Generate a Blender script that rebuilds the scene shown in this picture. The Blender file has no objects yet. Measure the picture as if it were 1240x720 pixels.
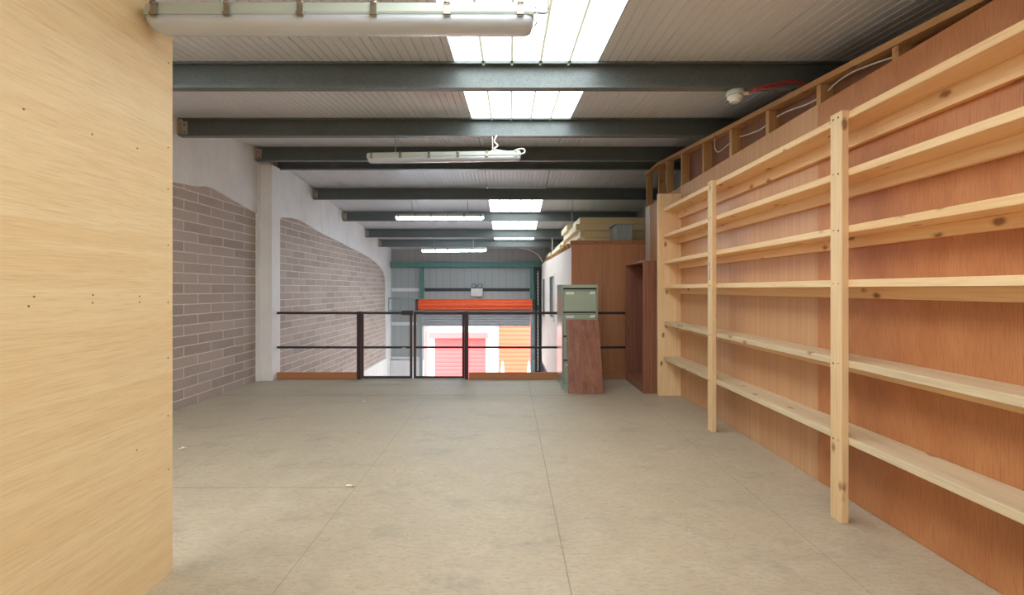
import bpy, bmesh, math, random
from mathutils import Vector, Matrix
random.seed(7)
scene = bpy.context.scene
COL = scene.collection
PI = math.pi

# ------------------------------------------------------------------ materials
class NT:
    def __init__(self, name):
        self.m = bpy.data.materials.new(name); self.m.use_nodes = True
        self.t = self.m.node_tree; self.t.nodes.clear()
        self.out = self.n('ShaderNodeOutputMaterial')
    def n(self, kind, **kw):
        nd = self.t.nodes.new(kind)
        for k, v in kw.items():
            if k in nd.inputs.keys() if False else False: pass
            setattr(nd, k, v)
        return nd
    def l(self, a, b): self.t.links.new(a, b)
    def math(self, op, a, b=None, c=None, clamp=False):
        nd = self.n('ShaderNodeMath', operation=op); nd.use_clamp = clamp
        for i, v in enumerate((a, b, c)):
            if v is None: continue
            if isinstance(v, (int, float)): nd.inputs[i].default_value = v
            else: self.l(v, nd.inputs[i])
        return nd.outputs[0]
    def mix(self, fac, a, b, mode='MIX'):
        nd = self.n('ShaderNodeMix', data_type='RGBA', blend_type=mode)
        for idx, v in ((0, fac), (6, a), (7, b)):
            if isinstance(v, (int, float)): nd.inputs[idx].default_value = v
            elif isinstance(v, tuple): nd.inputs[idx].default_value = (*v[:3], 1)
            else: self.l(v, nd.inputs[idx])
        return nd.outputs[2]
    def coords(self, mode='object', rand=True):
        if mode == 'world':
            return self.n('ShaderNodeNewGeometry').outputs['Position']
        v = self.n('ShaderNodeTexCoord').outputs['Object']
        if rand:
            oi = self.n('ShaderNodeObjectInfo')
            ad = self.n('ShaderNodeVectorMath', operation='ADD')
            sc = self.n('ShaderNodeVectorMath', operation='SCALE'); sc.inputs[0].default_value = (13.7, 7.3, 9.1)
            self.l(oi.outputs['Random'], sc.inputs['Scale'])
            self.l(v, ad.inputs[0]); self.l(sc.outputs[0], ad.inputs[1]); v = ad.outputs[0]
        return v
    def mapping(self, v, scale):
        mp = self.n('ShaderNodeMapping'); mp.inputs['Scale'].default_value = scale
        self.l(v, mp.inputs['Vector']); return mp.outputs[0]
    def noise(self, v, scale=1, detail=4, rough=.55, dist=0):
        nd = self.n('ShaderNodeTexNoise'); nd.inputs['Scale'].default_value = scale
        nd.inputs['Detail'].default_value = detail; nd.inputs['Roughness'].default_value = rough
        nd.inputs['Distortion'].default_value = dist
        self.l(v, nd.inputs['Vector']); return nd.outputs['Fac']
    def ramp(self, f, stops):
        nd = self.n('ShaderNodeValToRGB'); e = nd.color_ramp.elements
        while len(e) < len(stops): e.new(.5)
        for i, (p, c) in enumerate(stops):
            e[i].position = p; e[i].color = (*c, 1) if isinstance(c, tuple) else (c, c, c, 1)
        self.l(f, nd.inputs[0]); return nd.outputs[0]
    def sep(self, v):
        s = self.n('ShaderNodeSeparateXYZ'); self.l(v, s.inputs[0]); return s.outputs
    def comb(self, x, y, z=0.0):
        c = self.n('ShaderNodeCombineXYZ')
        for i, v in enumerate((x, y, z)):
            if isinstance(v, (int, float)): c.inputs[i].default_value = v
            else: self.l(v, c.inputs[i])
        return c.outputs[0]
    def bsdf(self, color, rough=.6, metal=0.0, bump=None, bstr=.2, bdist=.01, spec=None, emit=None, estr=0):
        b = self.n('ShaderNodeBsdfPrincipled')
        for key, v in (('Base Color', color), ('Roughness', rough), ('Metallic', metal)):
            if isinstance(v, (int, float)): b.inputs[key].default_value = v
            elif isinstance(v, tuple): b.inputs[key].default_value = (*v[:3], 1)
            else: self.l(v, b.inputs[key])
        if spec is not None: b.inputs['Specular IOR Level'].default_value = spec
        if emit is not None:
            if isinstance(emit, tuple): b.inputs['Emission Color'].default_value = (*emit, 1)
            else: self.l(emit, b.inputs['Emission Color'])
            b.inputs['Emission Strength'].default_value = estr
        if bump is not None:
            bp = self.n('ShaderNodeBump'); bp.inputs['Strength'].default_value = bstr; bp.inputs['Distance'].default_value = bdist
            self.l(bump, bp.inputs['Height']); self.l(bp.outputs[0], b.inputs['Normal'])
        self.l(b.outputs[0], self.out.inputs[0]); return self.m

def plain(name, c, rough=.6, metal=0.0, var=.12, scale=9, emit=None, estr=0):
    t = NT(name); v = t.coords()
    f = t.noise(v, scale, 4)
    col = t.mix(f, tuple(x*(1-var) for x in c), tuple(min(1, x*(1+var)) for x in c))
    return t.bsdf(col, rough, metal, emit=emit, estr=estr)

def wood(name, light, mid, dark, axis='Y', rough=.55, knots=True, coarse=9., fine=90., along=.55, world=False):
    t = NT(name); v = t.coords('world' if world else 'object', rand=not world)
    def sc(a, b): return {'X': (a, b, b), 'Y': (b, a, b), 'Z': (b, b, a)}[axis]
    a = t.noise(t.mapping(v, sc(along, coarse)), 1, 3, .5, .6)
    b = t.noise(t.mapping(v, sc(along*5, fine)), 1, 3, .6)
    col = t.mix(t.ramp(a, [(.3, 0.), (.7, 1.)]), light, mid)
    col = t.mix(t.ramp(b, [(.45, 0.), (.75, .55)]), col, dark)
    if knots:
        vo = t.n('ShaderNodeTexVoronoi'); vo.inputs['Scale'].default_value = 1
        w = t.noise(v, 30, 2); 
        ad = t.n('ShaderNodeVectorMath', operation='ADD'); sw = t.n('ShaderNodeVectorMath', operation='SCALE')
        sw.inputs[0].default_value = (.12, .12, .12); t.l(w, sw.inputs['Scale'])
        t.l(t.mapping(v, sc(4.2, 8.0)), ad.inputs[0]); t.l(sw.outputs[0], ad.inputs[1])
        t.l(ad.outputs[0], vo.inputs['Vector'])
        k = t.ramp(vo.outputs['Distance'], [(.08, 1.), (.11, .7), (.14, .25), (.18, 0.)])
        col = t.mix(t.math('MULTIPLY', k, .85), col, (.26, .10, .035))
    return t.bsdf(col, rough, bump=b, bstr=.06, bdist=.004)

M = {}
M['pine'] = wood('pine', (.93, .70, .42), (.85, .54, .26), (.70, .40, .17), 'Y')
M['pine_z'] = wood('pine_upright', (.88, .68, .42), (.80, .55, .30), (.68, .43, .20), 'Z')
M['pine_dirty'] = wood('pine_handled', (.76, .62, .42), (.64, .49, .30), (.42, .33, .23), 'Y')
M['stud'] = wood('stud_timber', (.58, .34, .15), (.48, .26, .11), (.40, .20, .08), 'Z')
M['plate'] = wood('plate_timber', (.56, .31, .13), (.46, .24, .10), (.38, .18, .07), 'Y')
M['ply_red'] = wood('plywood_red', (.60, .265, .11), (.47, .18, .066), (.30, .10, .036), 'Z', .42, False, 4.5, 150, 2.0)
M['ply_pink'] = wood('plywood_pale', (.66, .39, .21), (.58, .32, .165), (.47, .24, .12), 'Z', .42, False, 26, 120, .2)
M['ply_mid'] = wood('plywood_mid', (.54, .29, .14), (.46, .23, .10), (.35, .15, .065), 'Z', .5, False, 9, 130, .9)
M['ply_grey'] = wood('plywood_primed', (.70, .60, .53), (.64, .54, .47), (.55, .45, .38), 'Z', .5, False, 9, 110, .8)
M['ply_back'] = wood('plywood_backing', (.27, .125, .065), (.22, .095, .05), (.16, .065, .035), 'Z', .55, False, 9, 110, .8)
M['ash'] = wood('ash_veneer', (.88, .69, .41), (.82, .60, .32), (.62, .41, .20), 'Y', .42, False, 22, 210, .3)
M['office_ply'] = wood('office_plywood', (.62, .29, .14), (.53, .225, .105), (.38, .15, .068), 'Z', .5, False, 9, 90, .7)
M['toe'] = wood('toe_board_wood', (.48, .21, .085), (.41, .165, .06), (.3, .11, .045), 'X', .5, False)
M['walnut'] = wood('walnut_laminate', (.37, .155, .095), (.21, .078, .048), (.11, .042, .028), 'Z', .36, False, 24, 90, .5)
M['joist'] = wood('joist_wood', (.50, .27, .11), (.40, .19, .08), (.3, .13, .05), 'X')

def mat_floor():
    t = NT('chipboard_floor'); p = t.coords('world'); s = t.sep(p)
    a = t.noise(p, 1.1, 5, .6); b = t.noise(p, 6, 6, .65); c = t.noise(t.mapping(p, (26, 60, 1)), 1, 4, .75, .8)
    col = t.mix(t.ramp(a, [(.35, 0.), (.65, 1.)]), (.53, .435, .305), (.46, .385, .28))
    col = t.mix(t.ramp(b, [(.42, 0.), (.72, .7)]), col, (.60, .515, .39))
    col = t.mix(t.ramp(c, [(.46, 0.), (.72, .6)]), col, (.31, .245, .17))
    st = t.noise(t.mapping(p, (2.3, 3.4, 1)), 1, 6, .7)
    col = t.mix(t.ramp(st, [(.54, 0.), (.70, .55)]), col, (.29, .25, .20))
    # greyer towards the loft edge
    g = t.math('MULTIPLY', t.math('SUBTRACT', s[1], 3.2), .25, clamp=True)
    col = t.mix(t.math('MULTIPLY', g, .55), col, (.36, .34, .29))
    # sheet joints
    def line(coord, at, w):
        d = t.math('ABSOLUTE', t.math('SUBTRACT', coord, at))
        return t.math('LESS_THAN', d, w)
    m = line(s[0], .252, .0028)
    for x in (-.965, 1.473, -2.185): m = t.math('MAXIMUM', m, t.math('MULTIPLY', line(s[0], x, .0026), .7))
    m2 = t.math('MULTIPLY', line(s[1], 2.945, .004), t.math('LESS_THAN', s[0], -.965))
    m = t.math('MAXIMUM', m, m2)
    m = t.math('MAXIMUM', m, t.math('MULTIPLY', line(s[1], 4.11, .006), .45))
    m = t.math('MAXIMUM', m, t.math('MULTIPLY', line(s[1], 5.5, .008), .6))
    m = t.math('MAXIMUM', m, t.math('MULTIPLY', line(s[1], 6.1, .01), .5))
    col = t.mix(t.math('MULTIPLY', m, .5), col, (.10, .075, .05))
    return t.bsdf(col, t.ramp(b, [(.3, .42), (.7, .6)]), bump=b, bstr=.05, bdist=.004)
M['floor'] = mat_floor()

def mat_brick():
    t = NT('rough_blockwork'); p = t.coords('world'); s = t.sep(p)
    v = t.comb(s[1], t.math('ADD', s[2], .012))
    br = t.n('ShaderNodeTexBrick'); br.offset = .5
    for k, x in (('Scale', 1.), ('Mortar Size', .0075), ('Mortar Smooth', .25), ('Bias', 0.), ('Brick Width', .45), ('Row Height', .11)):
        br.inputs[k].default_value = x
    br.inputs['Color1'].default_value = (.50, .40, .355, 1); br.inputs['Color2'].default_value = (.35, .275, .24, 1)
    br.inputs['Mortar'].default_value = (.74, .70, .65, 1)
    wob = t.noise(p, 3, 3); 
    ad = t.n('ShaderNodeVectorMath', operation='ADD'); sc = t.n('ShaderNodeVectorMath', operation='SCALE'); sc.inputs[0].default_value = (.012, .012, 0)
    t.l(wob, sc.inputs['Scale']); t.l(v, ad.inputs[0]); t.l(sc.outputs[0], ad.inputs[1]); t.l(ad.outputs[0], br.inputs['Vector'])
    sp = t.noise(p, 85, 4, .75); pa = t.noise(p, 2.2, 4)
    col = t.mix(t.ramp(sp, [(.42, .0), (.7, .55)]), br.outputs['Color'], (.56, .47, .42))
    col = t.mix(t.ramp(sp, [(.2, .45), (.42, .0)]), col, (.17, .13, .11))
    col = t.mix(t.ramp(pa, [(.4, 0.), (.75, .35)]), col, (.54, .47, .44))
    h = t.math('SUBTRACT', t.math('MULTIPLY', sp, .4), br.outputs['Fac'])
    return t.bsdf(col, .85, bump=h, bstr=.5, bdist=.008)
M['brick'] = mat_brick()

def mat_white(name, c, c2, sc=2.5):
    t = NT(name); p = t.coords('world')
    a = t.noise(p, sc, 6, .65); b = t.noise(t.mapping(p, (1, 1, .25)), 7, 4, .6)
    col = t.mix(t.ramp(a, [(.35, 0.), (.7, 1.)]), c, c2)
    col = t.mix(t.ramp(b, [(.5, 0.), (.8, .35)]), col, tuple(x*.72 for x in c2))
    return t.bsdf(col, .8, bump=a, bstr=.15, bdist=.02)
M['plaster'] = mat_white('white_fire_plaster', (.88, .865, .87), (.79, .78, .79))
M['whitewall'] = mat_white('white_painted_block', (.87, .86, .86), (.80, .79, .80))
M['office_white'] = mat_white('office_white_board', (.74, .665, .62), (.68, .60, .55), 1.2)

def mat_ceiling():
    t = NT('liner_panel'); p = t.coords('world')
    a = t.noise(p, .9, 4)
    col = t.mix(a, (.57, .575, .60), (.65, .655, .685))
    return t.bsdf(col, .38, spec=.45)
M['ceiling'] = mat_ceiling()

def mat_galv(name, c, metal=.55):
    t = NT(name); v = t.coords()
    vo = t.n('ShaderNodeTexVoronoi'); vo.inputs['Scale'].default_value = 170
    t.l(t.mapping(v, (.5, 1, 1)), vo.inputs['Vector'])
    a = t.noise(v, 5, 5, .6)
    s = t.sep(vo.outputs['Color'])
    col = t.mix(t.math('MULTIPLY', s[0], .4), tuple(x*.72 for x in c), tuple(x*1.35 for x in c))
    col = t.mix(t.ramp(a, [(.4, 0.), (.75, .4)]), col, tuple(x*.6 for x in c))
    return t.bsdf(col, t.ramp(s[1], [(0., .38), (1., .55)]), metal)
M['galv'] = mat_galv('galvanised_steel', (.185, .21, .208), .35)
M['galv_bright'] = mat_galv('bright_galvanised', (.42, .47, .48), .6)

def mat_cladding(name, c, axis=0, pitch=.2):
    t = NT(name); p = t.coords('world'); s = t.sep(p)
    f = t.math('FRACT', t.math('MULTIPLY', s[axis], 1/pitch))
    ln = t.math('LESS_THAN', t.math('ABSOLUTE', t.math('SUBTRACT', f, .5)), .06)
    a = t.noise(p, 1.3, 4)
    col = t.mix(a, tuple(x*.88 for x in c), tuple(x*1.1 for x in c))
    col = t.mix(t.math('MULTIPLY', ln, .3), col, tuple(x*.5 for x in c))
    return t.bsdf(col, .5, bump=ln, bstr=.3)
M['clad'] = mat_cladding('grey_cladding', (.40, .425, .42))
M['clad_white'] = mat_cladding('white_cladding', (.85, .83, .82), 0, .35)
M['clad_top'] = mat_cladding('brown_grey_cladding', (.34, .31, .29))

def mat_slats(name, c, pitch=.075, axis=2, emit=None):
    t = NT(name); p = t.coords('object', False); s = t.sep(p)
    f = t.math('FRACT', t.math('MULTIPLY', s[axis], 1/pitch))
    prof = t.math('SINE', t.math('MULTIPLY', f, PI))
    ln = t.math('LESS_THAN', f, .14)
    a = t.noise(p, 2, 3)
    col = t.mix(a, tuple(x*.92 for x in c), tuple(min(1, x*1.06) for x in c))
    col = t.mix(t.math('MULTIPLY', ln, .45), col, tuple(x*.45 for x in c))
    return t.bsdf(col, .45, bump=prof, bstr=.6, bdist=.02)
M['slat_grey'] = mat_slats('shutter_grey', (.42, .45, .48))
M['slat_red'] = mat_slats('shutter_red', (.74, .10, .10), .16)
M['slat_orange'] = mat_slats('shutter_orange', (.90, .125, .062), .17)
M['orange'] = plain('shutter_orange_roll', (.86, .13, .035), .42)
M['canopy_red'] = plain('canopy_red', (.75, .14, .14), .5)
M['green_steel'] = plain('green_steel_paint', (.085, .21, .185), .5)
M['dark_steel'] = plain('dark_steel', (.035, .036, .04), .5)
M['rail_paint'] = plain('dark_maroon_rail_paint', (.028, .014, .018), .45)
M['sage'] = plain('sage_green_enamel', (.335, .40, .315), .36, .0, .04, 3)
M['sage_dark'] = plain('sage_green_side', (.33, .385, .325), .28, .35, .05, 3)
M['gap'] = plain('dark_gap', (.02, .022, .02), .8)
M['white_plastic'] = plain('white_plastic', (.72, .72, .68), .45, .0, .03)
M['label_card'] = plain('pale_card', (.70, .72, .66), .5)
M['lamp_tray'] = plain('lamp_tray_grp', (.50, .56, .49), .5, .0, .05)
M['diffuser'] = plain('opal_diffuser', (.56, .60, .66), .25, .0, .03, 2)
M['diffuser_lit'] = plain('lit_diffuser', (.8, .8, .8), .3, emit=(.74, .88, 1.), estr=19.0)
M['clip'] = plain('clip_metal', (.34, .31, .25), .35, .8)
M['cleat'] = plain('pale_cleat_paint', (.55, .47, .38), .6)
M['wire'] = plain('white_cable', (.70, .68, .64), .5)
M['wire_grey'] = plain('grey_cable', (.30, .31, .31), .5)
M['wire_red'] = plain('red_cable', (.42, .035, .04), .5)
M['foam_dim'] = plain('cream_foam_dimmed', (.74, .60, .33), .7, .0, .1, 6)  # cream deepened to paint in the dim light on front and back faces
M['foam'] = plain('cream_foam_board', (.78, .70, .50), .8, .0, .1, 7)
M['glass_dark'] = plain('window_glass', (.12, .19, .22), .12)
M['paper'] = plain('paper_scrap', (.78, .76, .70), .8)
M['concrete'] = plain('concrete_yard', (.50, .49, .47), .85, .0, .15, 3)
M['screw'] = plain('screw_head', (.22, .17, .11), .5, .4)
M['conduit'] = plain('painted_conduit', (.28, .36, .38), .5)
M['rail_lit'] = plain('lit_sheeting_rail', (.80, .81, .82), .45, .0)  # near-white puts the light caught by these rails into their colour
M['rail_dark'] = plain('dark_sheeting_rail', (.07, .08, .085), .5, .3)

def mat_rooflight(name, col, st):
    t = NT(name); p = t.coords('world')
    a = t.noise(t.mapping(p, (1.5, .5, 1)), 1, 3)
    c = t.mix(a, tuple(x*.93 for x in col), col)
    return t.bsdf((.7, .75, .7), .4, emit=c, estr=st)
SKYL = 2.6
M['rooflight'] = mat_rooflight('rooflight_sheet', (.90, .98, 1.), SKYL)
M['rooflight_rib'] = mat_rooflight('rooflight_rib', (.80, .86, .55), .16)

# ------------------------------------------------------------------ mesh helpers
class MB:
    def __init__(self): self.bm = bmesh.new()
    def box(self, x0, x1, y0, y1, z0, z1, bev=0.0):
        b = bmesh.new(); bmesh.ops.create_cube(b, size=1)
        for v in b.verts:
            v.co = Vector((x0 if v.co.x < 0 else x1, y0 if v.co.y < 0 else y1, z0 if v.co.z < 0 else z1))
        if bev: bmesh.ops.bevel(b, geom=list(b.edges), offset=bev, segments=1, affect='EDGES', profile=.5)
        return self.join(b)
    def join(self, b, mat=None, smooth=False):
        if mat is not None: bmesh.ops.transform(b, matrix=mat, verts=b.verts)
        vm = {v: self.bm.verts.new(v.co) for v in b.verts}
        for f in b.faces:
            try:
                nf = self.bm.faces.new([vm[v] for v in f.verts]); nf.smooth = smooth or f.smooth
            except ValueError: pass
        b.free(); return self
    def cyl(self, p0, p1, r, seg=16, r2=None):
        p0, p1 = Vector(p0), Vector(p1); d = p1-p0
        b = bmesh.new(); bmesh.ops.create_cone(b, cap_ends=True, segments=seg, radius1=r, radius2=r if r2 is None else r2, depth=d.length)
        for f in b.faces: f.smooth = len(f.verts) == 4
        q = Vector((0, 0, 1)).rotation_difference(d.normalized())
        return self.join(b, Matrix.Translation((p0+p1)/2) @ q.to_matrix().to_4x4())
    def tube(self, pts, r, seg=8, sub=6):
        pts = [Vector(p) for p in pts]
        if len(pts) > 2 and sub > 1:
            P = [pts[0]*2-pts[1]] + pts + [pts[-1]*2-pts[-2]]; out = []
            for i in range(1, len(P)-2):
                a, b, c, d = P[i-1:i+3]
                for k in range(sub):
                    t = k/sub
                    out.append(.5*((2*b)+(c-a)*t+(2*a-5*b+4*c-d)*t*t+(3*b-a-3*c+d)*t**3))
            pts = out+[pts[-1]]
        rings = []; up = Vector((.13, .29, .95)).normalized()
        for i, p in enumerate(pts):
            d = (pts[min(i+1, len(pts)-1)]-pts[max(i-1, 0)]).normalized()
            u = d.cross(up)
            if u.length < .05: u = d.cross(Vector((1, 0, 0)))
            u.normalize(); w = d.cross(u)
            rings.append([self.bm.verts.new(p+r*(math.cos(a)*u+math.sin(a)*w)) for a in [2*PI*k/seg for k in range(seg)]])
        for a, b in zip(rings, rings[1:]):
            for k in range(seg):
                f = self.bm.faces.new((a[k], a[(k+1) % seg], b[(k+1) % seg], b[k])); f.smooth = True
        self.bm.faces.new(rings[0][::-1]); self.bm.faces.new(rings[-1]); return self
    def loft(self, rings, smooth=False, cap=True):
        R = [[self.bm.verts.new(p) for p in r] for r in rings]; n = len(R[0])
        for a, b in zip(R, R[1:]):
            for k in range(n):
                f = self.bm.faces.new((a[k], a[(k+1) % n], b[(k+1) % n], b[k])); f.smooth = smooth
        if cap: self.bm.faces.new(R[0][::-1]); self.bm.faces.new(R[-1])
        return self
    def prism(self, poly, ext):
        """poly: 3-D points; ext: extrusion vector"""
        e = Vector(ext); return self.loft([[Vector(p) for p in poly], [Vector(p)+e for p in poly]])
    def build(self, name, mat, parent=None, origin=None):
        bm = self.bm
        bmesh.ops.recalc_face_normals(bm, faces=bm.faces)
        root = parent
        off = Vector((0, 0, 0))
        if parent is not None:
            while root.parent is not None: root = root.parent
            off = Vector(root.get('_o', (0, 0, 0)))
        elif origin is not None: off = Vector(origin)
        else:
            lo = Vector([min(v.co[i] for v in bm.verts) for i in range(3)]); hi = Vector([max(v.co[i] for v in bm.verts) for i in range(3)])
            off = Vector(((lo.x+hi.x)/2, (lo.y+hi.y)/2, lo.z))
        bmesh.ops.translate(bm, vec=-off, verts=bm.verts)
        me = bpy.data.meshes.new(name); bm.to_mesh(me); bm.free()
        me.materials.append(M[mat] if isinstance(mat, str) else mat)
        o = bpy.data.objects.new(name, me); COL.objects.link(o)
        if parent is None: o.location = off; o['_o'] = tuple(off)
        else: o.parent = parent
        return o

def tag(o, label, cat, group=None, kind=None):
    o['label'] = label; o['category'] = cat
    if group: o['group'] = group
    if kind: o['kind'] = kind
    return o
def thing(name, loc, label, cat, group=None):
    o = bpy.data.objects.new(name, None); COL.objects.link(o); o.empty_display_size = .1
    o.location = loc; o['_o'] = tuple(loc); return tag(o, label, cat, group)
def struct(o): o['kind'] = 'structure'; return o
def B(*a, **k): return MB().box(*a, **k)

# ------------------------------------------------------------------ dimensions
H = 1.24; F = 570.; PX, PY = 617., 350.
XL, XR, XB = -3.42, 2.0, 2.62          # block wall, shelving partition, far side wall
YEDGE, YBACK, YREAR = 6.56, 13.5, -3.6
ZG = -2.7
RIDGE = 6.51
def roofz(y): return 3.157+.1*(y-RIDGE) if y < RIDGE else 3.157-.111*(y-RIDGE)
def at(px, py, d): return Vector(((px-PX)*d/F, d, H+(PY-py)*d/F))

# ------------------------------------------------------------------ shell
struct(B(XL-.2, XB, YREAR, YEDGE, -.25, 0).build('floor', 'floor', origin=(0, 0, 0)))
struct(B(XL-.2, XB+.2, YREAR, YBACK+.1, ZG-.2, ZG).build('floor_ground', 'concrete', origin=(0, 0, 0)))
struct(B(-14, 14, YBACK+.1, 19., ZG-.22, ZG-.02).build('floor_yard', 'concrete', origin=(0, 0, 0)))
# left block wall with a white casing that follows the rafter line
wl = struct(B(XL-.2, XL, YREAR, YBACK+.05, ZG, 3.25).build('wall_left', 'brick', origin=(0, 0, 0)))
edge = [(YREAR, 2.12), (2.6, 2.2), (4.2, 2.27), (4.77, 2.325), (4.95, 2.34), (5.12, 2.355), (5.25, 2.39), (5.40, 2.394), (5.52, 2.375), (5.65, 2.353), (5.82, 2.332), (5.99, 2.303), (6.34, 2.262),
        (6.62, 2.22), (6.77, 2.24), (7.05, 2.315), (7.33, 2.352), (7.55, 2.362), (7.79, 2.345), (8.2, 2.285), (8.63, 2.238), (9.3, 2.195), (10.0, 2.134), (10.8, 2.07), (11.6, 1.987), (12.0, 1.92), (12.4, 1.83), (12.7, 1.72), (12.88, 1.57), (12.92, 1.3), (12.92, ZG), (YBACK, ZG), (YBACK, roofz(YBACK)), (RIDGE, roofz(RIDGE)), (YREAR, roofz(YREAR))]
MB().prism([(XL, y, z) for y, z in edge], (.03, 0, 0)).build('plaster_band', 'plaster', wl)
m = MB().box(XL, XL+.05, YEDGE, 12.92, ZG, -.70, .004); m.box(XL, XL+.09, YEDGE, 12.92, -.70, -.635, .004)
m.build('painted_dado', 'whitewall', wl)
m = MB().box(XL, XL+.205, 6.37, 6.60, 0, 2.93, .004); m.box(XL, XL+.05, 6.335, 6.37, 0, 2.93, .003)
struct(m.build('trim_1', 'whitewall'))
# shelving partition: plywood sheets, open studs above, sloping top plate
wr = bpy.data.objects.new('wall_right', None); COL.objects.link(wr); wr['_o'] = (0, 0, 0); struct(wr)
def platez(y): return min(2.507+.1045*(y-2.1), 2.95)
ys = [-3.05, -1.83, -.61, .61, 1.83, 3.05, 4.27, 5.49, 6.71, 6.93]
for i, (a, b) in enumerate(zip(ys, ys[1:])):
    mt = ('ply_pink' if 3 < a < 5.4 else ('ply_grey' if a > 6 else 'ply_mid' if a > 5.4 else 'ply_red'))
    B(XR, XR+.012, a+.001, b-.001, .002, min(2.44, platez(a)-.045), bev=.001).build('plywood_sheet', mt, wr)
studs = [2.436+.61*k for k in range(-7, 6)]+[6.01, 6.34, 6.9]
for y in sorted(studs):
    if platez(y)-.04 > .5: B(XR+.012, XR+.10, y, y+.042, .002, platez(y)-.035, bev=.002).build('stud', 'stud', wr)
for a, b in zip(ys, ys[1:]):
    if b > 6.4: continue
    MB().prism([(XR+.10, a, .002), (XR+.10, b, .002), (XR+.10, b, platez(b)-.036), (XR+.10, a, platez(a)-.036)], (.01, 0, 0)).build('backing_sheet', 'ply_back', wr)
MB().loft([[(XR-.004, y, platez(y)-.038), (XR+.104, y, platez(y)-.038), (XR+.104, y, platez(y)), (XR-.004, y, platez(y))] for y in (YREAR+.6, 6.36, 6.945)]).build('top_plate', 'plate', wr)
# building side wall, rear wall
struct(B(XB, XB+.2, YREAR, YBACK+.05, ZG, 3.25).build('wall_far_right', 'clad_top', origin=(0, 0, 0)))
struct(B(XL-.2, XB+.2, YREAR-.2, YREAR, ZG, 3.25).build('wall_rear', 'whitewall', origin=(0, 0, 0)))
# back wall with the shutter opening
DX0, DX1, DZ = -2.46, .60, .70
m = MB()
m.box(XL, DX0, YBACK, YBACK+.06, -.79, 1.95); m.box(DX1, XB, YBACK, YBACK+.06, -.79, 1.95); m.box(DX0, DX1, YBACK, YBACK+.06, DZ, 1.95)
wb = struct(m.build('wall_back', 'clad', origin=(0, 0, 0)))
m = MB(); m.box(XL, DX0, YBACK-.1, YBACK+.06, ZG, -.79); m.box(DX1, XB, YBACK-.1, YBACK+.06, ZG, -.79)
m.build('dwarf_wall', 'whitewall', wb)
B(XL, XB, YBACK, YBACK+.06, 1.95, 2.5).build('eaves_cladding', 'clad_top', wb)
# ribbed liner ceiling
SK0, SK1 = -.385, .62
def ribx(x0, x1, joint_from):
    pts = []; x = x0
    while x < x1-1e-4:
        nx = min(x+.0625, x1)
        jt = abs((x-joint_from)/1.0-round((x-joint_from)/1.0)) < .02
        d, w = (.02, .010) if jt else (.007, .011)
        pts += [(x, 0), (x+w*.4, d), (x+w*.6, d), (min(x+w, nx), 0)]; x = nx
    pts.append((x1, 0)); return pts
m = MB()
def sheet(x0, x1, y0, y1, jf):
    pr = ribx(x0, x1, jf); e = 1e-4
    za, zb = roofz(y0+e), roofz(y1-e)
    a = [m.bm.verts.new((x, y0, za+d)) for x, d in pr]; b = [m.bm.verts.new((x, y1, zb+d)) for x, d in pr]
    for k in range(len(pr)-1): m.bm.faces.new((a[k], a[k+1], b[k+1], b[k]))
for y0, y1 in ((YREAR, RIDGE), (RIDGE, YBACK+.06)):
    sheet(XL-.015, SK0, y0, y1, SK0); sheet(SK1, XB, y0, y1, SK1)
SKN, SKF = (-3.2, 4.86), (8.13, 12.22)
for y0, y1 in ((YREAR, SKN[0]), (SKN[1], RIDGE), (RIDGE, SKF[0]), (SKF[1], YBACK+.06)): sheet(SK0, SK1, y0, y1, SK0)
ceil = struct(m.build('ceiling', 'ceiling', origin=(0, 0, 0)))
MB().loft([[(XL-.2, y, roofz(y)+.06), (XB+.2, y, roofz(y)+.06), (XB+.2, y, roofz(y)+.1), (XL-.2, y, roofz(y)+.1)] for y in (YREAR-.2, RIDGE, YBACK+.1)]).build('outer_sheet', 'clad', ceil)
# rooflights
for (y0, y1), lab in ((SKN, 'long white translucent rooflight above the nearest purlins, over the loft floor'), (SKF, 'smaller white translucent rooflight strip beyond the ridge, above the lit tubes')):
    r = thing('rooflight', (.12, (y0+y1)/2, roofz((y0+y1)/2)), lab, 'skylight', 'roof skylights')
    e = .004
    MB().loft([[(SK0, y, roofz(y)+e), (SK1, y, roofz(y)+e), (SK1, y, roofz(y)+e+.012), (SK0, y, roofz(y)+e+.012)] for y in (y0+.003, y1-.003)]).build('translucent_sheet', 'rooflight', r)
    for k in range(1, 5):
        x = SK0+(SK1-SK0)*k/5
        MB().loft([[(x-.011, y, roofz(y)+e), (x-.007, y, roofz(y)-.008), (x+.007, y, roofz(y)-.008), (x+.011, y, roofz(y)+e)] for y in (y0+.003, y1-.003)]).build('rib', 'rooflight_rib', r)
        if y1 < 6:
            y = y1-1.58
            MB().cyl((x, y, roofz(y)-.012), (x, y, roofz(y)), .011, 10).build('fixing', 'screw', r)
# added glowing panel, unseen behind the veneered partition, to brighten the block wall
MB().loft([[(x, y, roofz(y)-.03) for x in (-3.25, -2.25)]+[(x, y, roofz(y)-.022) for x in (-2.25, -3.25)] for y in (-3.2, 2.6)]).build('added_glow_panel', 'rooflight', origin=(0, 0, 0))['kind'] = 'structure'
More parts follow.
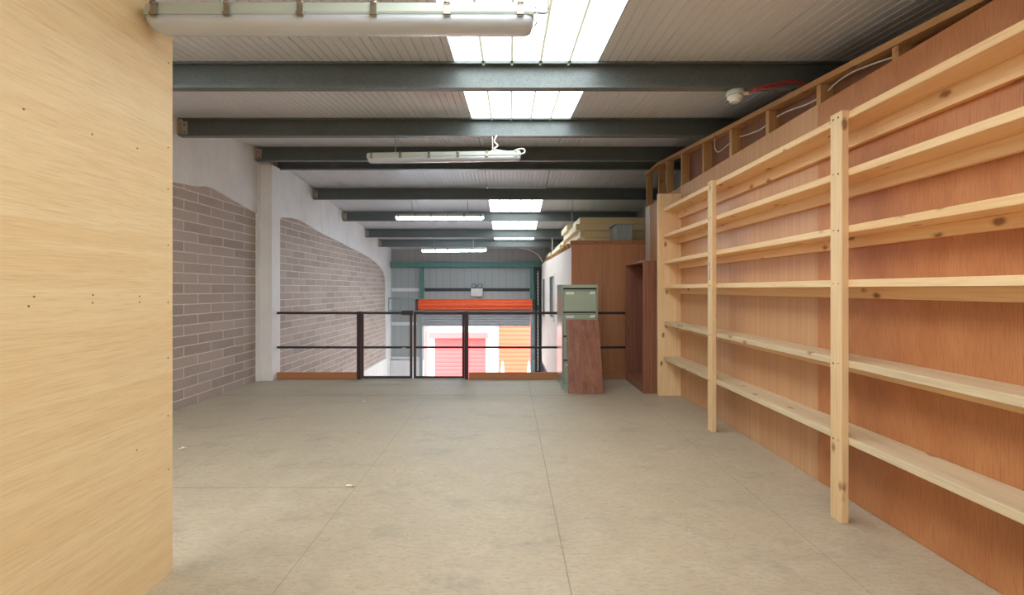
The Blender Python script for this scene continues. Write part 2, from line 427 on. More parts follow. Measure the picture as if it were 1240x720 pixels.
# purlins
PUR = [(3.36, 'first purlin of the roof, nearest and largest, under the long rooflight'),
       (4.86, 'second purlin of the roof, carrying the unlit grey strip light'),
       (6.31, 'upper of the two ridge purlins, above the white wall column'),
       (6.74, 'ridge purlin just behind the one above the white wall column'),
       (8.15, 'fifth purlin, first beyond the ridge pair, in front of the far rooflight'),
       (9.60, 'sixth purlin, crossing the far rooflight behind the nearer lit tube'),
       (11.10, 'seventh purlin, above the farther lit tube'),
       (12.20, 'last purlin, nearest to the roller shutter wall')]
for y, lab in PUR:
    p = thing('purlin', (0, y, roofz(y)-.19), 'grey galvanised steel '+lab, 'beam', 'roof purlins')
    zt = roofz(y)-.003; zb = zt-.188; fl, lp, tk = .065, .018, .003
    x0 = XL+.045
    poly = [(y-fl, zt-lp), (y-fl, zt), (y, zt), (y, zb), (y-fl, zb), (y-fl, zb+lp), (y-fl+tk, zb+lp), (y-fl+tk, zb+tk), (y-tk, zb+tk), (y-tk, zt-tk), (y-fl+tk, zt-tk), (y-fl+tk, zt-lp)]
    MB().prism([(x0, a, b) for a, b in poly], (XB-.02-x0, 0, 0)).build('channel', 'galv', p)
    c = MB(); c.box(XL+.03, XL+.10, y-.012, y-.0035, zb+.02, zt-.02); c.box(XL+.03, XL+.042, y-.07, y-.012, zb+.015, zt-.015)
    cl = c.build('cleat', 'cleat', p)
    for zz in (.055, .13): MB().cyl((XL+.07, y-.028, zb+zz), (XL+.07, y-.012, zb+zz), .012, 8).build('bolt', 'galv_bright', cl)

# ------------------------------------------------------------------ near veneer-faced partition
pb = thing('plywood_partition', (-1.49, .8, 0), 'tall pale veneered plywood partition with level grain and small screw heads', 'partition')
dm = .04
def pxx(y): return -1.484-dm*(y-2.073)
MB().prism([(pxx(2.073), 2.073, .002), (pxx(-2.2), -2.2, .002), (pxx(-2.2)-.018, -2.2, .002), (pxx(2.073)-.018, 2.073, .002)], (0, 0, 2.22+.0)).build('lower_board', 'ash', pb)
MB().prism([(pxx(2.073), 2.073, 2.2225), (pxx(-2.2), -2.2, 2.2225), (pxx(-2.2)-.018, -2.2, 2.2225), (pxx(2.073)-.018, 2.073, 2.2225)], (0, 0, .20)).build('upper_board', 'ash', pb)
for z in [.12+.305*k for k in range(8)]:
    B(-1.60, pxx(2.0)-.0195, 1.99, 2.035, z, z+.2, bev=.002).build('framing_stud', 'stud', pb)
def pscrew(px, py):
    # point on the board plane under a photo position
    k = (px-PX)/F; y = (-1.484+dm*2.073)/(k+dm)
    z = H+(PY-py)*y/F
    MB().cyl((pxx(y)-.001, y, z), (pxx(y)+.0012, y, z), .0034, 8).build('screw', 'screw', pb)
for p in [(204, 76), (203.5, 178.5), (203.5, 229), (203.5, 296.5), (203.5, 366), (203.5, 433), (203.5, 503), (204, 568), (111.5, 162.5), (166, 179.5), (28.5, 132), (112.5, 357), (112, 366.5), (41, 359), (34.5, 370.5), (169, 358.5), (169, 365.5), (165.5, 544.5)]:
    pscrew(*p)

# ------------------------------------------------------------------ strip lights
def strip_light(cx, y, z, L, lab, lit, drops, purlin_z, tilt=0.0):
    t = thing('strip_light', (cx, y, z), lab, 'light', 'hanging strip lights')
    x0, x1 = cx-L/2, cx+L/2
    def zt(x): return z+(x-cx)*math.tan(tilt)
    def ring(x, s, prof): return [(x, y+a*s, zt(x)+.042+(b-.042)*s) for a, b in prof]
    base = [(-.062, .040), (-.066, .048), (-.058, .086), (-.04, .092), (.04, .092), (.058, .086), (.066, .048), (.062, .040)]
    dif = [(-.060, .041), (-.060, .026)]+[(-.060*math.cos(a), .026-.030*math.sin(a)) for a in [PI*k/12 for k in range(1, 12)]]+[(.060, .026), (.060, .041)]
    MB().loft([ring(x0, .75, base), ring(x0+.012, .95, base), ring(x0+.03, 1, base), ring(x1-.03, 1, base), ring(x1-.012, .95, base), ring(x1, .75, base)]).build('tray', 'lamp_tray', t)
    MB().loft([ring(x0+.006, .6, dif), ring(x0+.012, .85, dif), ring(x0+.03, .98, dif), ring(x0+.05, 1, dif), ring(x1-.05, 1, dif), ring(x1-.03, .98, dif), ring(x1-.012, .85, dif), ring(x1-.006, .6, dif)], smooth=True).build('diffuser', 'diffuser_lit' if lit else 'diffuser', t)
    for k in range(6):
        x = x0+.055+(L-.11)*k/5; zz = zt(x)
        c = MB(); c.box(x-.013, x+.013, y-.072, y-.0665, zz+.026, zz+.072, .001); c.box(x-.015, x+.015, y-.078, y-.069, zz+.03, zz+.042, .001)
        c.box(x-.009, x+.009, y-.074, y-.058, zz+.068, zz+.088, .001)
        c.cyl((x-.012, y-.072, zz+.078), (x+.012, y-.072, zz+.078), .006, 8)
        c.build('clip', 'clip', t)
    for x, mt in drops:
        zz = zt(x)+.09
        d = MB(); d.box(x-.02, x+.02, y-.02, y+.02, zz, zz+.012)
        d.tube([(x, y, zz+.01), (x+.004, y, (zz+purlin_z)/2), (x, y, purlin_z)], .0045 if mt != 'wire' else .006, 6, 4)
        if purlin_z-zz > .05:
            n = int((purlin_z-zz)/.03)
            for k in range(n): d.cyl((x-.007, y, zz+.02+k*.03), (x+.007, y, zz+.02+k*.03), .004, 6)
        d.build('hanger', mt, t)
    return t
L1 = strip_light((-1.455+.098)/2, 1.92, 2.287, 1.552, 'large unlit strip light with opal cover beside the veneered partition', False, [(-1.18, 'clip')], 2.50)
MB().tube([(.097, 1.87, 2.338), (.115, 1.87, 2.338), (.14, 1.88, 2.342), (.155, 1.9, 2.37), (.152, 1.9, 2.45)], .005).build('cable', 'wire_grey', L1)
MB().tube([(.10, 1.85, 2.345), (.106, 1.845, 2.34), (.106, 1.845, 2.285), (.098, 1.85, 2.275)], .0035, 6, 3).build('wire_catch', 'clip', L1)
L2 = strip_light(-.664, 4.80, 2.538, 1.56, 'smaller unlit strip light with white cable hanging below the second purlin', False, [(-1.165, 'clip'), (-.175, 'wire')], 2.797, .014)
MB().tube([(-.13, 4.78, 2.80), (-.155, 4.78, 2.74), (-.12, 4.78, 2.70), (-.16, 4.78, 2.66), (-.09, 4.78, 2.645), (-.02, 4.78, 2.635)], .008).build('cable', 'wire', L2)
MB().tube([(.02, 4.76, 2.62), (.09, 4.76, 2.655), (.145, 4.76, 2.655), (.15, 4.76, 2.62), (.11, 4.76, 2.605), (.085, 4.76, 2.605)], .008).build('cable', 'wire', L2)
L3 = strip_light(-1.213, 8.20, 2.455, 1.53, 'brightly lit strip light, nearer of the two glowing white tubes', True, [(-1.70, 'wire_grey'), (-.73, 'wire_grey')], 2.775, .003)
L4 = strip_light(-1.315, 11.15, 2.13, 1.53, 'brightly lit strip light, farther and lower glowing tube by the shutter', True, [(-1.78, 'wire_grey'), (-.86, 'wire')], 2.46, .008)
tag(MB().tube([at(630, 300, 12.3), at(642, 303, 12.5), at(652, 309, 12.7), at(657, 317, 12.9)], .014).build('cable', 'wire'), 'pale cable drooping from the last purlin to the cabin roof', 'cable')
tag(MB().tube([at(693, 242, 8.15), at(693, 256, 8.16), at(692.6, 271, 8.17)], .006, 6, 2).build('drop_wire', 'wire_grey'), 'thin straight wire hanging in front of the tallest foam board pile', 'wire')
tag(MB().tube([at(669.4, 287, 11.1), at(669, 296, 11.1), at(668.6, 303, 11.1)], .012, 6, 2).build('drop_wire', 'wire'), 'short pale wire hanging above the far foam boards', 'wire')

# ------------------------------------------------------------------ pine shelving
sh = thing('shelving_unit', (1.88, 3.0, 0), 'long six-tier pine plank shelving fixed along the plywood wall', 'shelves')
SY0, SY1 = -.6, 5.478
for i, (zt, bh) in enumerate(((.457, .05), (.864, .05), (1.290, .05), (1.577, .047), (1.879, .055), (2.181, .072))):
    s = B(1.793, 1.999, SY0, SY1, zt-.039, zt, bev=.0025).build('shelf', 'pine_dirty' if i < 2 else 'pine', sh)
    B(1.962, 1.999, SY0, SY1, zt-.039-bh-.012, zt-.0395, bev=.002).build('batten', 'pine', sh)
for y in (2.487, 4.08):
    po = B(1.755, 1.7925, y, y+.089, .001, 2.186, bev=.002).build('post', 'pine_z', sh)
    for z in (.437, .844, 1.27, 1.557, 1.86, 2.16):
        for dy in (.025, .064): MB().cyl((1.7538, y+dy, z+random.uniform(-.01, .01)), (1.7555, y+dy, z), .004, 8).build('screw', 'screw', po)
B(1.7975, 1.7975-.0445, 4.10, 4.13, 1.34, 1.50).build('ink_stamp', 'dark_steel', sh) if False else None
m = MB().box(1.728, 1.948, 5.479, 5.517, .001, 2.352, .002); m.build('end_board', 'pine_z', sh)
B(1.9495, 1.999, 5.479, 5.517, .001, 2.352, bev=.002).build('end_batten', 'pine_z', sh)
k = B(1.7535, 1.7552, 4.118, 4.136, 1.318, 1.475).build('printed_stamp', 'wire_grey', sh)

# ------------------------------------------------------------------ walnut bookcase
bx0, bx1, by0, by1, bz = 1.59, 1.97, 5.59, 6.455, 1.582
bk = thing('bookcase', ((bx0+bx1)/2, (by0+by1)/2, 0), 'empty dark walnut open bookcase standing sideways beside the pine shelving', 'bookcase')
B(bx0, bx1, by0, by0+.02, .001, bz, bev=.001).build('side_panel', 'walnut', bk)
B(bx0, bx1, by1-.02, by1, .001, bz, bev=.001).build('side_panel', 'walnut', bk)
B(bx0, bx1, by0+.0205, by1-.0205, bz-.022, bz, bev=.001).build('top_panel', 'walnut', bk)
B(bx0, bx1-.01, by0+.0205, by1-.0205, .078, .098, bev=.001).build('base_panel', 'walnut', bk)
B(bx0+.004, bx0+.022, by0+.0205, by1-.0205, .001, .0775).build('plinth', 'walnut', bk)
B(bx1-.008, bx1-.002, by0+.0205, by1-.0205, .1, bz-.0225).build('back_panel', 'walnut', bk)
for z in (1.19, .81, .43):
    for dx in (.035, .29): MB().cyl((bx0+dx, by1-.034, z), (bx0+dx, by1-.0205, z), .006, 8).build('shelf_pin', 'galv_bright', bk)

# ------------------------------------------------------------------ filing cabinet
cx0, cx1, cy0, cy1, cz = .65, 1.098, 5.84, 6.44, 1.297
fc = thing('filing_cabinet', ((cx0+cx1)/2, (cy0+cy1)/2, 0), 'sage green steel filing cabinet with four drawers', 'cabinet')
m = MB(); m.box(cx0, cx0+.018, cy0, cy1, .001, cz, .002); m.box(cx1-.018, cx1, cy0, cy1, .001, cz, .002); m.box(cx0+.018, cx1-.018, cy1-.01, cy1, .001, cz)
m.build('side_casing', 'sage_dark', fc)
B(cx0+.018, cx1-.018, cy0, cy1-.01, cz-.042, cz-.001, bev=.002).build('top_casing', 'sage', fc)
B(cx0+.018, cx1-.018, cy0+.006, cy1-.01, .001, .068).build('base_plinth', 'sage', fc)
B(cx0+.0185, cx1-.0185, cy0+.028, cy1-.011, .0685, cz-.0425).build('carcass', 'gap', fc)
for i, (za, zb) in enumerate(((.962, 1.236), (.664, .944), (.366, .646), (.074, .348))):
    d = MB(); d.box(cx0+.022, cx1-.022, cy0+.004, cy0+.027, za, zb-.018, .002); d.box(cx0+.022, cx1-.022, cy0-.004, cy0+.02, zb-.014, zb, .002)
    dr = d.build('drawer', 'sage', fc)
    xh = cx1-.105
    h = MB(); h.prism([(xh-.005, cy0+.0035, zb-.058), (xh+.06, cy0+.0035, zb-.058), (xh+.072, cy0+.0035, zb-.022), (xh+.015, cy0+.0035, zb-.022)], (0, -.012, 0))
    h.build('handle', 'label_card', dr)
    B(cx0+.05, cx0+.15, cy0+.001, cy0+.0045, zb-.062, zb-.03, bev=.001).build('label_holder', 'label_card', dr)
    if i == 2: MB().cyl((cx0+.052, cy0-.002, zb-.19), (cx0+.052, cy0+.004, zb-.19), .009, 12).build('lock', 'galv_bright', dr)

# ------------------------------------------------------------------ loose walnut boards leaning on the cabinet
def leaning(xa, xb, yb, yt, zt, th, lab, shear=0.0):
    n = Vector((0, zt, -(yt-yb))).normalized()*th
    q = [Vector((xa, yb, 0.0)), Vector((xb, yb, 0.0)), Vector((xb+shear, yt, zt)), Vector((xa+shear, yt, zt))]
    b = bmesh.new(); vs = [b.verts.new(p) for p in q]+[b.verts.new(p+n) for p in q]
    for f in ((0, 1, 2, 3), (7, 6, 5, 4), (0, 4, 5, 1), (1, 5, 6, 2), (2, 6, 7, 3), (3, 7, 4, 0)): b.faces.new([vs[i] for i in f])
    bmesh.ops.recalc_face_normals(b, faces=b.faces)
    bmesh.ops.bevel(b, geom=list(b.edges), offset=.0012, segments=1, affect='EDGES', profile=.5)
    mn = min(v.co.z for v in b.verts)
    bmesh.ops.translate(b, vec=(0, 0, .001-mn), verts=b.verts)
    return tag(MB().join(b).build('loose_board', 'walnut'), lab, 'board', 'loose bookcase shelves')
leaning(.802, 1.114, 5.575, 5.785, .862, .018, 'front walnut shelf board leaning against the filing cabinet', -.02)
leaning(.705, 1.01, 5.598, 5.808, .862, .018, 'rear walnut shelf board, mostly covered by the front leaning board', -.005)

# ------------------------------------------------------------------ guard rail and gates
RY = 6.50
gr = thing('guard_rail', (-.5, RY, 0), 'dark maroon steel guard rail along the loft edge with timber toe boards', 'railing')
def pX(px, d=RY): return (px-PX)*d/F
for a, b in ((-3.205, pX(435)), (pX(565), 1.99)):
    for z, hgt in ((.895, .034), (.425, .028)):
        B(a, b, RY-.02, RY+.012, z, z+hgt, bev=.002).build('rail', 'rail_paint', gr)
for px in (435, 565):
    x = pX(px); p = B(x-.026, x+.026, RY-.028, RY+.024, .001, .935, bev=.003).build('post', 'rail_paint', gr)
B(-3.205, pX(432.6), RY-.012, RY+.02, .002, .094, bev=.002).build('toe_board', 'toe', gr)
B(pX(567.8), 1.99, RY-.012, RY+.02, .002, .094, bev=.002).build('toe_board', 'toe', gr)
for a, b, lab, hx in ((pX(437.8), pX(499.2), 'dark steel gate leaf hinged beside the block wall railing', pX(437)), (pX(501.2), pX(562.4), 'dark steel gate leaf next to the guard rail post by the shutter', pX(563))):
    g = thing('railing_gate', ((a+b)/2, RY, .01), lab, 'gate', 'loft edge gates')
    for z, hgt in ((.895, .034), (.425, .028), (.012, .03)): B(a+.03, b-.03, RY-.016, RY+.012, z, z+hgt, bev=.002).build('rail', 'rail_paint', g)
    for x in (a, b-.03): B(x, x+.03, RY-.018, RY+.014, .012, .93, bev=.002).build('stile', 'rail_paint', g)
    if lab.startswith('dark steel gate leaf hinged'):
        B(pX(487), pX(500.6), RY-.034, RY-.019, .885, .945, bev=.002).build('latch_plate', 'rail_paint', g)
        B(pX(487), pX(492), RY-.024, RY-.0165, .425, .440).build('latch', 'clip', g)
    else:
        B(a-.012, a+.004, RY-.03, RY-.019, .54, .575).build('bolt', 'clip', g)

# ------------------------------------------------------------------ site cabin (office) beyond the loft edge
OX, OXF, OY0, OY1 = .934, .895, 7.10, 13.15
oc = thing('office_cabin', (1.7, 10, ZG), 'boxed-in office cabin with brown plywood front and white side wall', 'cabin')
B(OX, XB-.005, OY0, OY0+.018, -.75, 1.975).build('front_panel', 'office_ply', oc)
B(OX-.006, XB-.005, OY0-.016, OY0-.0005, 1.915, 1.975, bev=.002).build('front_trim', 'toe', oc)
for x in (1.30, 1.41, 1.52, 1.86): MB().cyl((x, OY0-.018, 1.945), (x, OY0-.0155, 1.945), .009, 8).build('bolt', 'dark_steel', oc)
for x in (1.40, 1.96): B(x-.0015, x+.0015, OY0-.0012, OY0, -.7, 1.914).build('joint_strip', 'dark_steel', oc)
def ox(y): return OX+(OXF-OX)*(y-OY0)/(OY1-OY0)
def oz(y): return 1.874+.066*(y-OY0)/(OY1-OY0)
WIN = [(9.62, 10.55, .63, 1.51), (11.75, 12.65, .53, 1.50)]
m = MB()
def oquad(ya, yb, za, zb):
    def tz(y, z): return oz(y) if z == 'top' else z
    m.prism([(ox(ya), ya, za), (ox(yb), yb, za), (ox(yb), yb, tz(yb, zb)), (ox(ya), ya, tz(ya, zb))], (.03, 0, 0))
cuts = [OY0+.019]+[v for w in WIN for v in w[:2]]+[OY1]
for a, b in zip(cuts[::2], cuts[1::2]): oquad(a, b, -.74, 'top')
for a, b, z0, z1 in WIN: oquad(a, b, -.74, z0); oquad(a, b, z1, 'top')
m.build('side_wall', 'office_white', oc)
MB().prism([(OX-.012, OY0+.019, -.78), (OXF-.012, OY1, -.78), (OXF-.012, OY1, -.741), (OX-.012, OY0+.019, -.741)], (.05, 0, 0)).build('base_trim', 'dark_steel', oc)
MB().prism([(OX+.25, OY0+.1, ZG), (OXF+.25, OY1, ZG), (OXF+.25, OY1, -.78), (OX+.25, OY0+.1, -.78)], (.05, 0, 0)).build('lower_wall', 'whitewall', oc)
B(OX+.05, XB-.01, OY1-.03, OY1, ZG, 1.93).build('end_wall', 'office_ply', oc)
B(OX+.04, XB-.01, OY0+.02, OY1-.04, 1.84, 1.868).build('roof_deck', 'office_ply', oc)
for a, b, z0, z1 in WIN:
    fr = MB(); w = .05; x = ox((a+b)/2)
    for q in ((a-w, a, z0-w, z1+w), (b, b+w, z0-w, z1+w), (a, b, z0-w, z0), (a, b, z1, z1+w)): fr.box(x-.022, x+.035, *q, .003)
    f = fr.build('window', 'office_white', oc)
    B(x+.012, x+.018, a, b, z0, z1).build('pane', 'glass_dark', f)
for k in range(15):
    y = 7.2+.41*k
    B(ox(y)-.004, XB-.02, y, y+.05, oz(y)+.001, 1.9755, bev=.002).build('joist', 'joist', oc)
# foam boards stacked on the cabin
def slab(x0, x1, y0, y1, z0, th, lab, ang=0.0):
    b = bmesh.new(); MBx = MB().box(-(x1-x0)/2, (x1-x0)/2, -(y1-y0)/2, (y1-y0)/2, 0, th, .003)
    o = MBx.build('insulation_board', 'foam', origin=(0, 0, 0))
    o.data.materials.append(M['foam_dim'])
    for pl in o.data.polygons:
        if abs(pl.normal.y) > .9: pl.material_index = 1
    o.location = ((x0+x1)/2, (y0+y1)/2, z0); o.rotation_euler.z = ang; b.free()
    return tag(o, lab, 'board', 'stacked insulation boards')
th = .083; zb0 = 1.977
fth = .104
for x0, ya, yb, lev, ang, lab in (
        (1.222, 7.66, 9.45, 0, 0, 'lowest cream insulation board of the front pile, behind the metal duct box'),
        (1.149, 7.68, 9.45, 1, .003, 'second cream insulation board up in the front pile on the cabin roof'),
        (1.083, 7.65, 9.44, 2, -.004, 'third cream insulation board up, jutting farthest out of the front pile'),
        (1.142, 7.68, 8.48, 3, .006, 'topmost cream insulation board of the front pile, highest on the cabin'),
        (1.04, 8.52, 9.44, 3, -.004, 'topmost cream insulation board lying behind the highest one of the front pile')):
    slab(x0, 2.54, ya, yb, zb0+lev*(fth+.006), fth, lab, ang)
names = ['lowest cream insulation board of the middle pile on the cabin', 'middle cream insulation board of the middle pile on the cabin', 'top cream insulation board of the middle pile, just behind the front pile']
for k, (x0, d, ang) in enumerate(((1.06, 0, 0), (1.02, .03, .004), (1.10, -.02, -.003))):
    slab(x0, 2.54, 9.62+d, 11.35+d, zb0+k*(th+.006), th, names[k], ang)
names = ['lower cream insulation board of the farthest pile by the eaves beam', 'upper cream insulation board of the farthest pile by the eaves beam']
for k, (x0, d) in enumerate(((1.03, 0), (1.0, .03))):
    slab(x0, 2.54, 11.5+d, 13.0+d, zb0+k*(th+.006), th, names[k])
# short cream offcuts at the front corner of the cabin roof
for i, (x, y, w, l, h, lab) in enumerate(((1.04, 7.16, .09, .34, .05, 'small cream foam offcut at the front corner of the cabin roof'), (1.20, 7.15, .2, .12, .022, 'thin broken cream foam strip lying beside the corner offcut'))):
    b = MB(); b.prism([(x, y, zb0), (x+w, y, zb0), (x+w, y, zb0+h), (x+w*.55, y, zb0+h*1.02), (x, y, zb0+h*.35)], (.0, l, 0))
    tag(b.build('foam_offcut', 'foam'), lab, 'offcut', 'foam offcuts')
# galvanised duct box
dx0, dx1, dy0, dy1, dz0, dz1 = 1.62, 1.855, 7.12, 7.55, 1.976, 2.215
db = thing('duct_box', ((dx0+dx1)/2, (dy0+dy1)/2, dz0), 'galvanised sheet metal duct box with open lid flap on the cabin roof', 'box')
m = MB(); m.box(dx0, dx0+.006, dy0, dy1, dz0, dz1); m.box(dx1-.006, dx1, dy0, dy1, dz0, dz1); m.box(dx0+.006, dx1-.006, dy0, dy0+.006, dz0, dz1); m.box(dx0+.006, dx1-.006, dy1-.006, dy1, dz0, dz1); m.box(dx0+.006, dx1-.006, dy0+.006, dy1-.006, dz0, dz0+.006)
m.build('shell', 'galv_bright', db)
B(dx0-.03, dx0+.02, dy0-.01, dy1, dz1+.001, dz1+.012, bev=.002).build('flap', 'galv_bright', db)
B(dx0+.021, dx1+.004, dy0-.006, dy1, dz1+.001, dz1+.008, bev=.002).build('lid', 'galv_bright', db)

# ------------------------------------------------------------------ back wall steel and shutter
tag(B(XL+.06, .93, 13.28, 13.40, 1.86, 2.01, bev=.004).build('eaves_beam', 'green_steel'), 'long green painted eaves beam across the shutter wall', 'beam')
tag(B(-2.54, -2.44, 13.29, 13.40, .95, 1.859, bev=.004).build('steel_post', 'green_steel'), 'green steel post beside the wall pipe bracket, under the eaves beam', 'post', 'green shutter posts')
tag(B(.59, .69, 13.29, 13.40, .95, 1.859, bev=.004).build('steel_post', 'green_steel'), 'green steel post next to the dark corner column, under the eaves beam', 'post', 'green shutter posts')
def rail(x0, x1, z, mt, lab):
    m = MB(); m.box(x0, x1, YBACK-.07, YBACK-.003, z, z+.008); m.box(x0, x1, YBACK-.012, YBACK-.003, z-.085, z); m.box(x0, x1, YBACK-.07, YBACK-.062, z-.03, z)
    tag(m.build('sheeting_rail', mt), lab, 'rail', 'wall sheeting rails')
rail(XL+.05, -2.56, 1.265, 'rail_lit', 'pale upper sheeting rail on the grey wall beside the block wall')
rail(-2.43, .58, 1.265, 'rail_dark', 'dark sheeting rail above the orange shutter roll')
rail(XL+.05, -2.66, .29, 'rail_lit', 'pale middle sheeting rail on the grey wall, behind the gate')
rail(XL+.05, -2.56, -.70, 'rail_lit', 'pale lowest sheeting rail on top of the white dwarf wall')
rs = thing('roller_shutter', (-.93, 13.2, ZG), 'orange roller shutter rolled up above a grey half-lowered curtain', 'shutter')
rz, rr = .815, .142
prof = []
for k in range(72):
    a = 2*PI*k/72; r = rr+(.012 if (k//4) % 2 else -.02); prof.append((r*math.cos(a), r*math.sin(a)))
MB().loft([[(x, 13.12+a, rz+b) for a, b in prof] for x in (-2.53, .63)]).build('roll', 'orange', rs)
for x in (-2.60, .64): B(x, x+.06, 12.99, 13.27, rz-.17, rz+.15, bev=.004).build('end_plate', 'dark_steel', rs)
m = MB(); zt, zc = rz-.01, .245; n = 8; sl = (zt-zc)/n
pr = []
for k in range(n):
    z0 = zt-k*sl
    for f, d in ((0, 0), (.15, .012), (.5, .022), (.85, .012)): pr.append((13.262-d, z0-f*sl))
pr.append((13.262, zc))
poly = [(y, z) for y, z in pr]+[(13.272, zc), (13.272, zt)]
m.prism([(DX0+.02, y, z) for y, z in poly], (DX1-DX0-.04, 0, 0)); m.build('curtain', 'slat_grey', rs)
B(DX0+.02, DX1-.02, 13.245, 13.285, zc-.05, zc-.001, bev=.003).build('bottom_bar', 'slat_grey', rs)
for x in (DX0-.075, DX1-.015): B(x, x+.09, 13.22, 13.31, ZG, rz-.175, bev=.003).build('guide', 'conduit', rs)
ec = thing('corner_column', (.80, 13.2, ZG), 'dark steel corner column with hoist chain between shutter and cabin', 'column')
m = MB(); m.box(.715, .735, 13.12, 13.4, ZG, 1.855); m.box(.855, .875, 13.12, 13.4, ZG, 1.855); m.box(.735, .855, 13.25, 13.262, ZG, 1.855)
m.build('steel_section', 'dark_steel', ec)
m = MB()
for k in range(60):
    z = -1.0+k*.046; a = (k % 2)*PI/2
    m.tube([(.79+.016*math.cos(a)*math.cos(q), 13.09+.016*math.sin(a)*math.cos(q), z+.028*math.sin(q)) for q in [2*PI*j/10 for j in range(11)]], .007, 5, 1)
m.build('chain', 'wire', ec)
m = MB(); m.box(.755, .84, 13.05, 13.11, .66, .80, .004); m.build('gearbox', 'dark_steel', ec)
# pipe bracket frame
pbk = MB(); y = 13.15
for a, b in (((XL+.04, y, .985), (-2.62, y, .985)), ((XL+.04, y, .64), (-2.62, y, .64)), ((-3.05, y, .985), (-3.05, y, .64)), ((XL+.045, y, .985), (XL+.045, y, .62))): pbk.cyl(a, b, .02, 10)
tag(pbk.build('pipe_bracket', 'conduit'), 'grey pipe bracket between block wall and the orange shutter roll', 'bracket')
el = thing('emergency_light', (-.92, 13.3, 1.04), 'white emergency light box with two black lamps above the orange shutter', 'light')
B(-1.09, -.76, 13.31, 13.425, 1.045, 1.265, bev=.008).build('housing', 'white_plastic', el)
for x in (-1.01, -.83):
    h = MB().cyl((x, 13.30, 1.335), (x, 13.38, 1.335), .062, 16); h.box(x-.012, x+.012, 13.34, 13.37, 1.266, 1.29); lh = h.build('lamp_head', 'dark_steel', el)
    MB().cyl((x, 13.292, 1.335), (x, 13.2995, 1.335), .046, 16).build('lens', 'galv_bright', lh)

# ------------------------------------------------------------------ fire detector and cables
p = at(890, 117, 3.33)
fd = thing('smoke_detector', (p.x, p.y, p.z-.03), 'white smoke detector under the nearest purlin with red cables', 'detector')
m = MB(); zc = p.z
def lathe(cx, cy, rings, seg=24):
    mm = MB(); mm.loft([[(cx+r*math.cos(2*PI*k/seg), cy+r*math.sin(2*PI*k/seg), z) for k in range(seg)] for r, z in rings], smooth=True); return mm
lathe(p.x, p.y, [(.058, zc+.04), (.06, zc+.012), (.056, zc+.006)]).build('mounting_base', 'lamp_tray', fd)
lathe(p.x, p.y, [(.05, zc+.0055), (.052, zc-.008), (.048, zc-.016), (.034, zc-.02), (.034, zc-.032), (.03, zc-.038)]).build('sensor_head', 'white_plastic', fd)
B(p.x+.04, p.x+.10, p.y-.012, p.y+.012, zc+.012, zc+.032, bev=.003).build('cable_gland', 'white_plastic', fd)
for k, dz in enumerate((0, .014)):
    yy = 3.284; MB().tube([(p.x+.09, p.y-.006+k*.01, zc+.022), (p.x+.14, yy, zc+.03+dz), (1.86, yy, 2.66+dz), (1.95, yy, 2.683+dz), (2.03, yy, 2.676+dz*.5), (2.12, yy, 2.67), (2.3, yy, 2.665)], .0055).build('red_cable', 'wire_red', fd)
def bay_cable(pts, lab, r=.0045):
    tag(MB().tube([Vector((XR+.035, 570*(XR+.035)/(px-PX), H+(PY-py)*(XR+.035)/(px-PX))) for px, py in pts], r).build('cable', 'wire'), lab, 'cable', 'white cables in the stud bays')
bay_cable([(1003, 109.5), (1013, 100), (1030, 88.5), (1050, 80), (1082, 69)], 'longest white cable, sagging in the stud bay above the nearest shelf post')
bay_cable([(941, 141), (955, 134), (975, 127), (990, 120)], 'white cable in the stud bay just above where the plywood changes colour')
bay_cable([(896, 165.5), (908, 162), (920, 157), (929, 151)], 'short white cable with frayed tip in a middle stud bay')
bay_cable([(865.5, 168), (865.5, 178), (869, 184), (876, 180), (884, 173)], 'white cable bent down in a hook in its stud bay')
tag(MB().tube([at(815, 161.5, 5.05), at(826, 156.5, 5.0), at(840, 152.5, 4.95), at(852, 153, 4.92), at(862, 158.5, 4.90)], .006).build('cable', 'wire'), 'loose white cable arching from the second purlin to the top plate', 'cable')

# ------------------------------------------------------------------ floor scraps
def scrap(px, py, w, l, lab, seed):
    rnd = random.Random(seed); d = F*H/(py-PY); c = at(px, py, d); c.z = .001
    n = 9; pts = []
    for k in range(n):
        a = 2*PI*k/n; r = rnd.uniform(.6, 1.1); pts.append((c.x+w*r*math.cos(a), c.y+l*r*math.sin(a), .001+abs(math.sin(2*a))*.012*rnd.random()))
    m = MB(); bot = [m.bm.verts.new(p) for p in pts]; top = [m.bm.verts.new((x, y, z+.0025)) for x, y, z in pts]
    m.bm.faces.new(bot[::-1]); m.bm.faces.new(top)
    for k in range(n): m.bm.faces.new((bot[k], bot[(k+1) % n], top[(k+1) % n], top[k]))
    tag(m.build('paper_scrap', 'paper'), lab, 'scrap', 'scraps on the floor')
scrap(221, 543, .032, .022, 'torn white paper scrap on the floor beside the veneered partition', 1)
scrap(423.5, 588.5, .03, .014, 'small white paper scrap at the end of a floor joint', 2)
scrap(441, 486.5, .022, .02, 'tiny white scrap on the floor in front of the gate', 3)
scrap(493, 648, .007, .006, 'tiny pale crumb in the middle of the bare floor', 4)

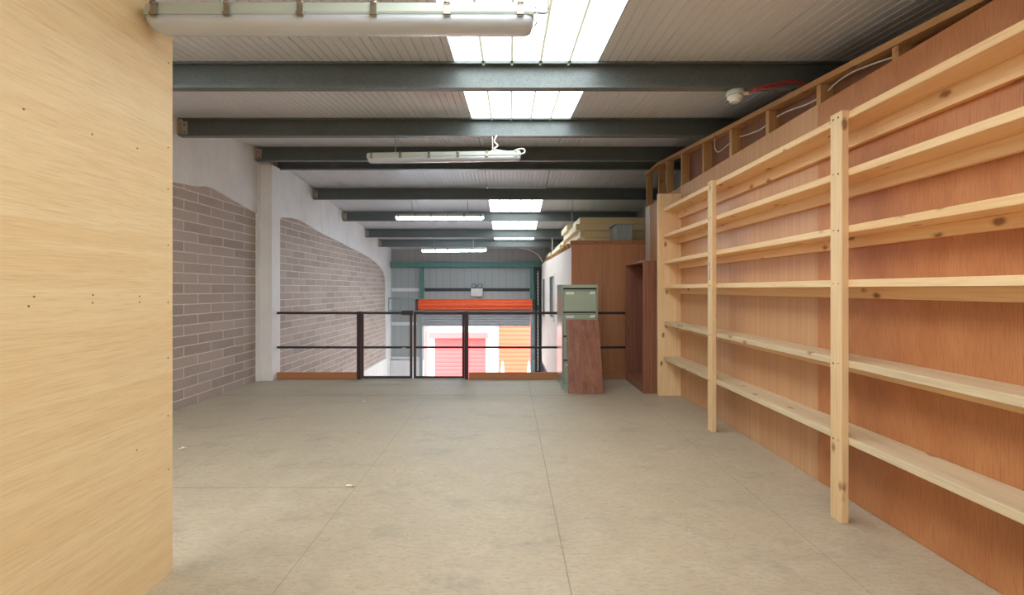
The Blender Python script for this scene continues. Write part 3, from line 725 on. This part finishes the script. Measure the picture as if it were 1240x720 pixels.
# ------------------------------------------------------------------ yard and the unit opposite
nb = thing('warehouse', (-1, 19.3, ZG), 'white industrial unit across the yard with red and orange shutters', 'building')
NY = 19.0
B(-14, 14, NY+.12, NY+.4, ZG-.02, .16).build('wall', 'whitewall', nb)
B(-14, 14, NY+.06, NY+.4, .161, 4.2).build('cladding', 'clad_white', nb)
def nX(px): return (px-PX)/30.
r_ = B(nX(526), nX(588), NY+.07, NY+.118, ZG, -.73).build('shutter', 'slat_red', nb); r_['label'] = 'red shutter'
r_ = B(nX(604), nX(660), NY+.01, NY+.058, ZG, .75).build('shutter', 'slat_orange', nb); r_['label'] = 'orange shutter'
B(nX(520), nX(591), NY-.12, NY+.118, -.73, -.49, bev=.01).build('canopy', 'canopy_red', nb)
B(nX(511.5), nX(516.5), NY+.0, NY+.118, ZG, .3, bev=.005).build('door_jamb', 'canopy_red', nb)
for px, lab in ((608.5, 'white bollard in front of the middle of the orange shutter'), (640.5, 'white bollard at the outer edge of the orange shutter')):
    x = (px-PX)*17.6/F
    m = MB(); m.cyl((x, 17.6, ZG-.02), (x, 17.6, -1.75), .085, 16, .07); m.cyl((x, 17.6, -1.75), (x, 17.6, -1.45), .07, 16, .02)
    tag(m.build('bollard', 'white_plastic'), lab, 'bollard', 'bollards in the yard')

# ------------------------------------------------------------------ light, sky, camera
w = bpy.data.worlds.new('sky'); scene.world = w; w.use_nodes = True
nt = w.node_tree; bg = nt.nodes['Background']
sky = nt.nodes.new('ShaderNodeTexSky'); sky.sky_type = 'HOSEK_WILKIE'; sky.turbidity = 4; sky.sun_direction = (.25, -.6, .75)
mx = nt.nodes.new('ShaderNodeMix'); mx.data_type = 'RGBA'; mx.inputs[0].default_value = .75
nt.links.new(sky.outputs[0], mx.inputs[6]); mx.inputs[7].default_value = (1, 1, 1, 1)
nt.links.new(mx.outputs[2], bg.inputs[0]); bg.inputs[1].default_value = 3.1
sl = bpy.data.lights.new('sun', 'SUN'); sl.energy = 3.4; sl.angle = .05; so = bpy.data.objects.new('sun', sl); COL.objects.link(so)
so.rotation_euler = Vector((-.15, .45, -.88)).to_track_quat('-Z', 'Y').to_euler()

cam = bpy.data.cameras.new('camera'); co = bpy.data.objects.new('camera', cam); COL.objects.link(co)
co.location = (0, 0, H); co.rotation_euler = (PI/2, 0, 0)
cam.sensor_fit = 'HORIZONTAL'; cam.sensor_width = 36; cam.lens = 36*F/1240
cam.shift_x = (620-PX)/1240; cam.shift_y = -(360-PY)/1240
cam.clip_start = .05
scene.camera = co
for o in scene.objects:
    if '_o' in o: del o['_o']
vs = scene.view_settings
scene.display_settings.display_device = 'sRGB'
vs.view_transform = 'Standard'; vs.look = 'None'; vs.exposure = 1.2; vs.gamma = 1; vs.use_curve_mapping = False
scene.cycles.max_bounces = 12; scene.cycles.diffuse_bounces = 10; scene.cycles.glossy_bounces = 4
scene.cycles.use_denoising = True
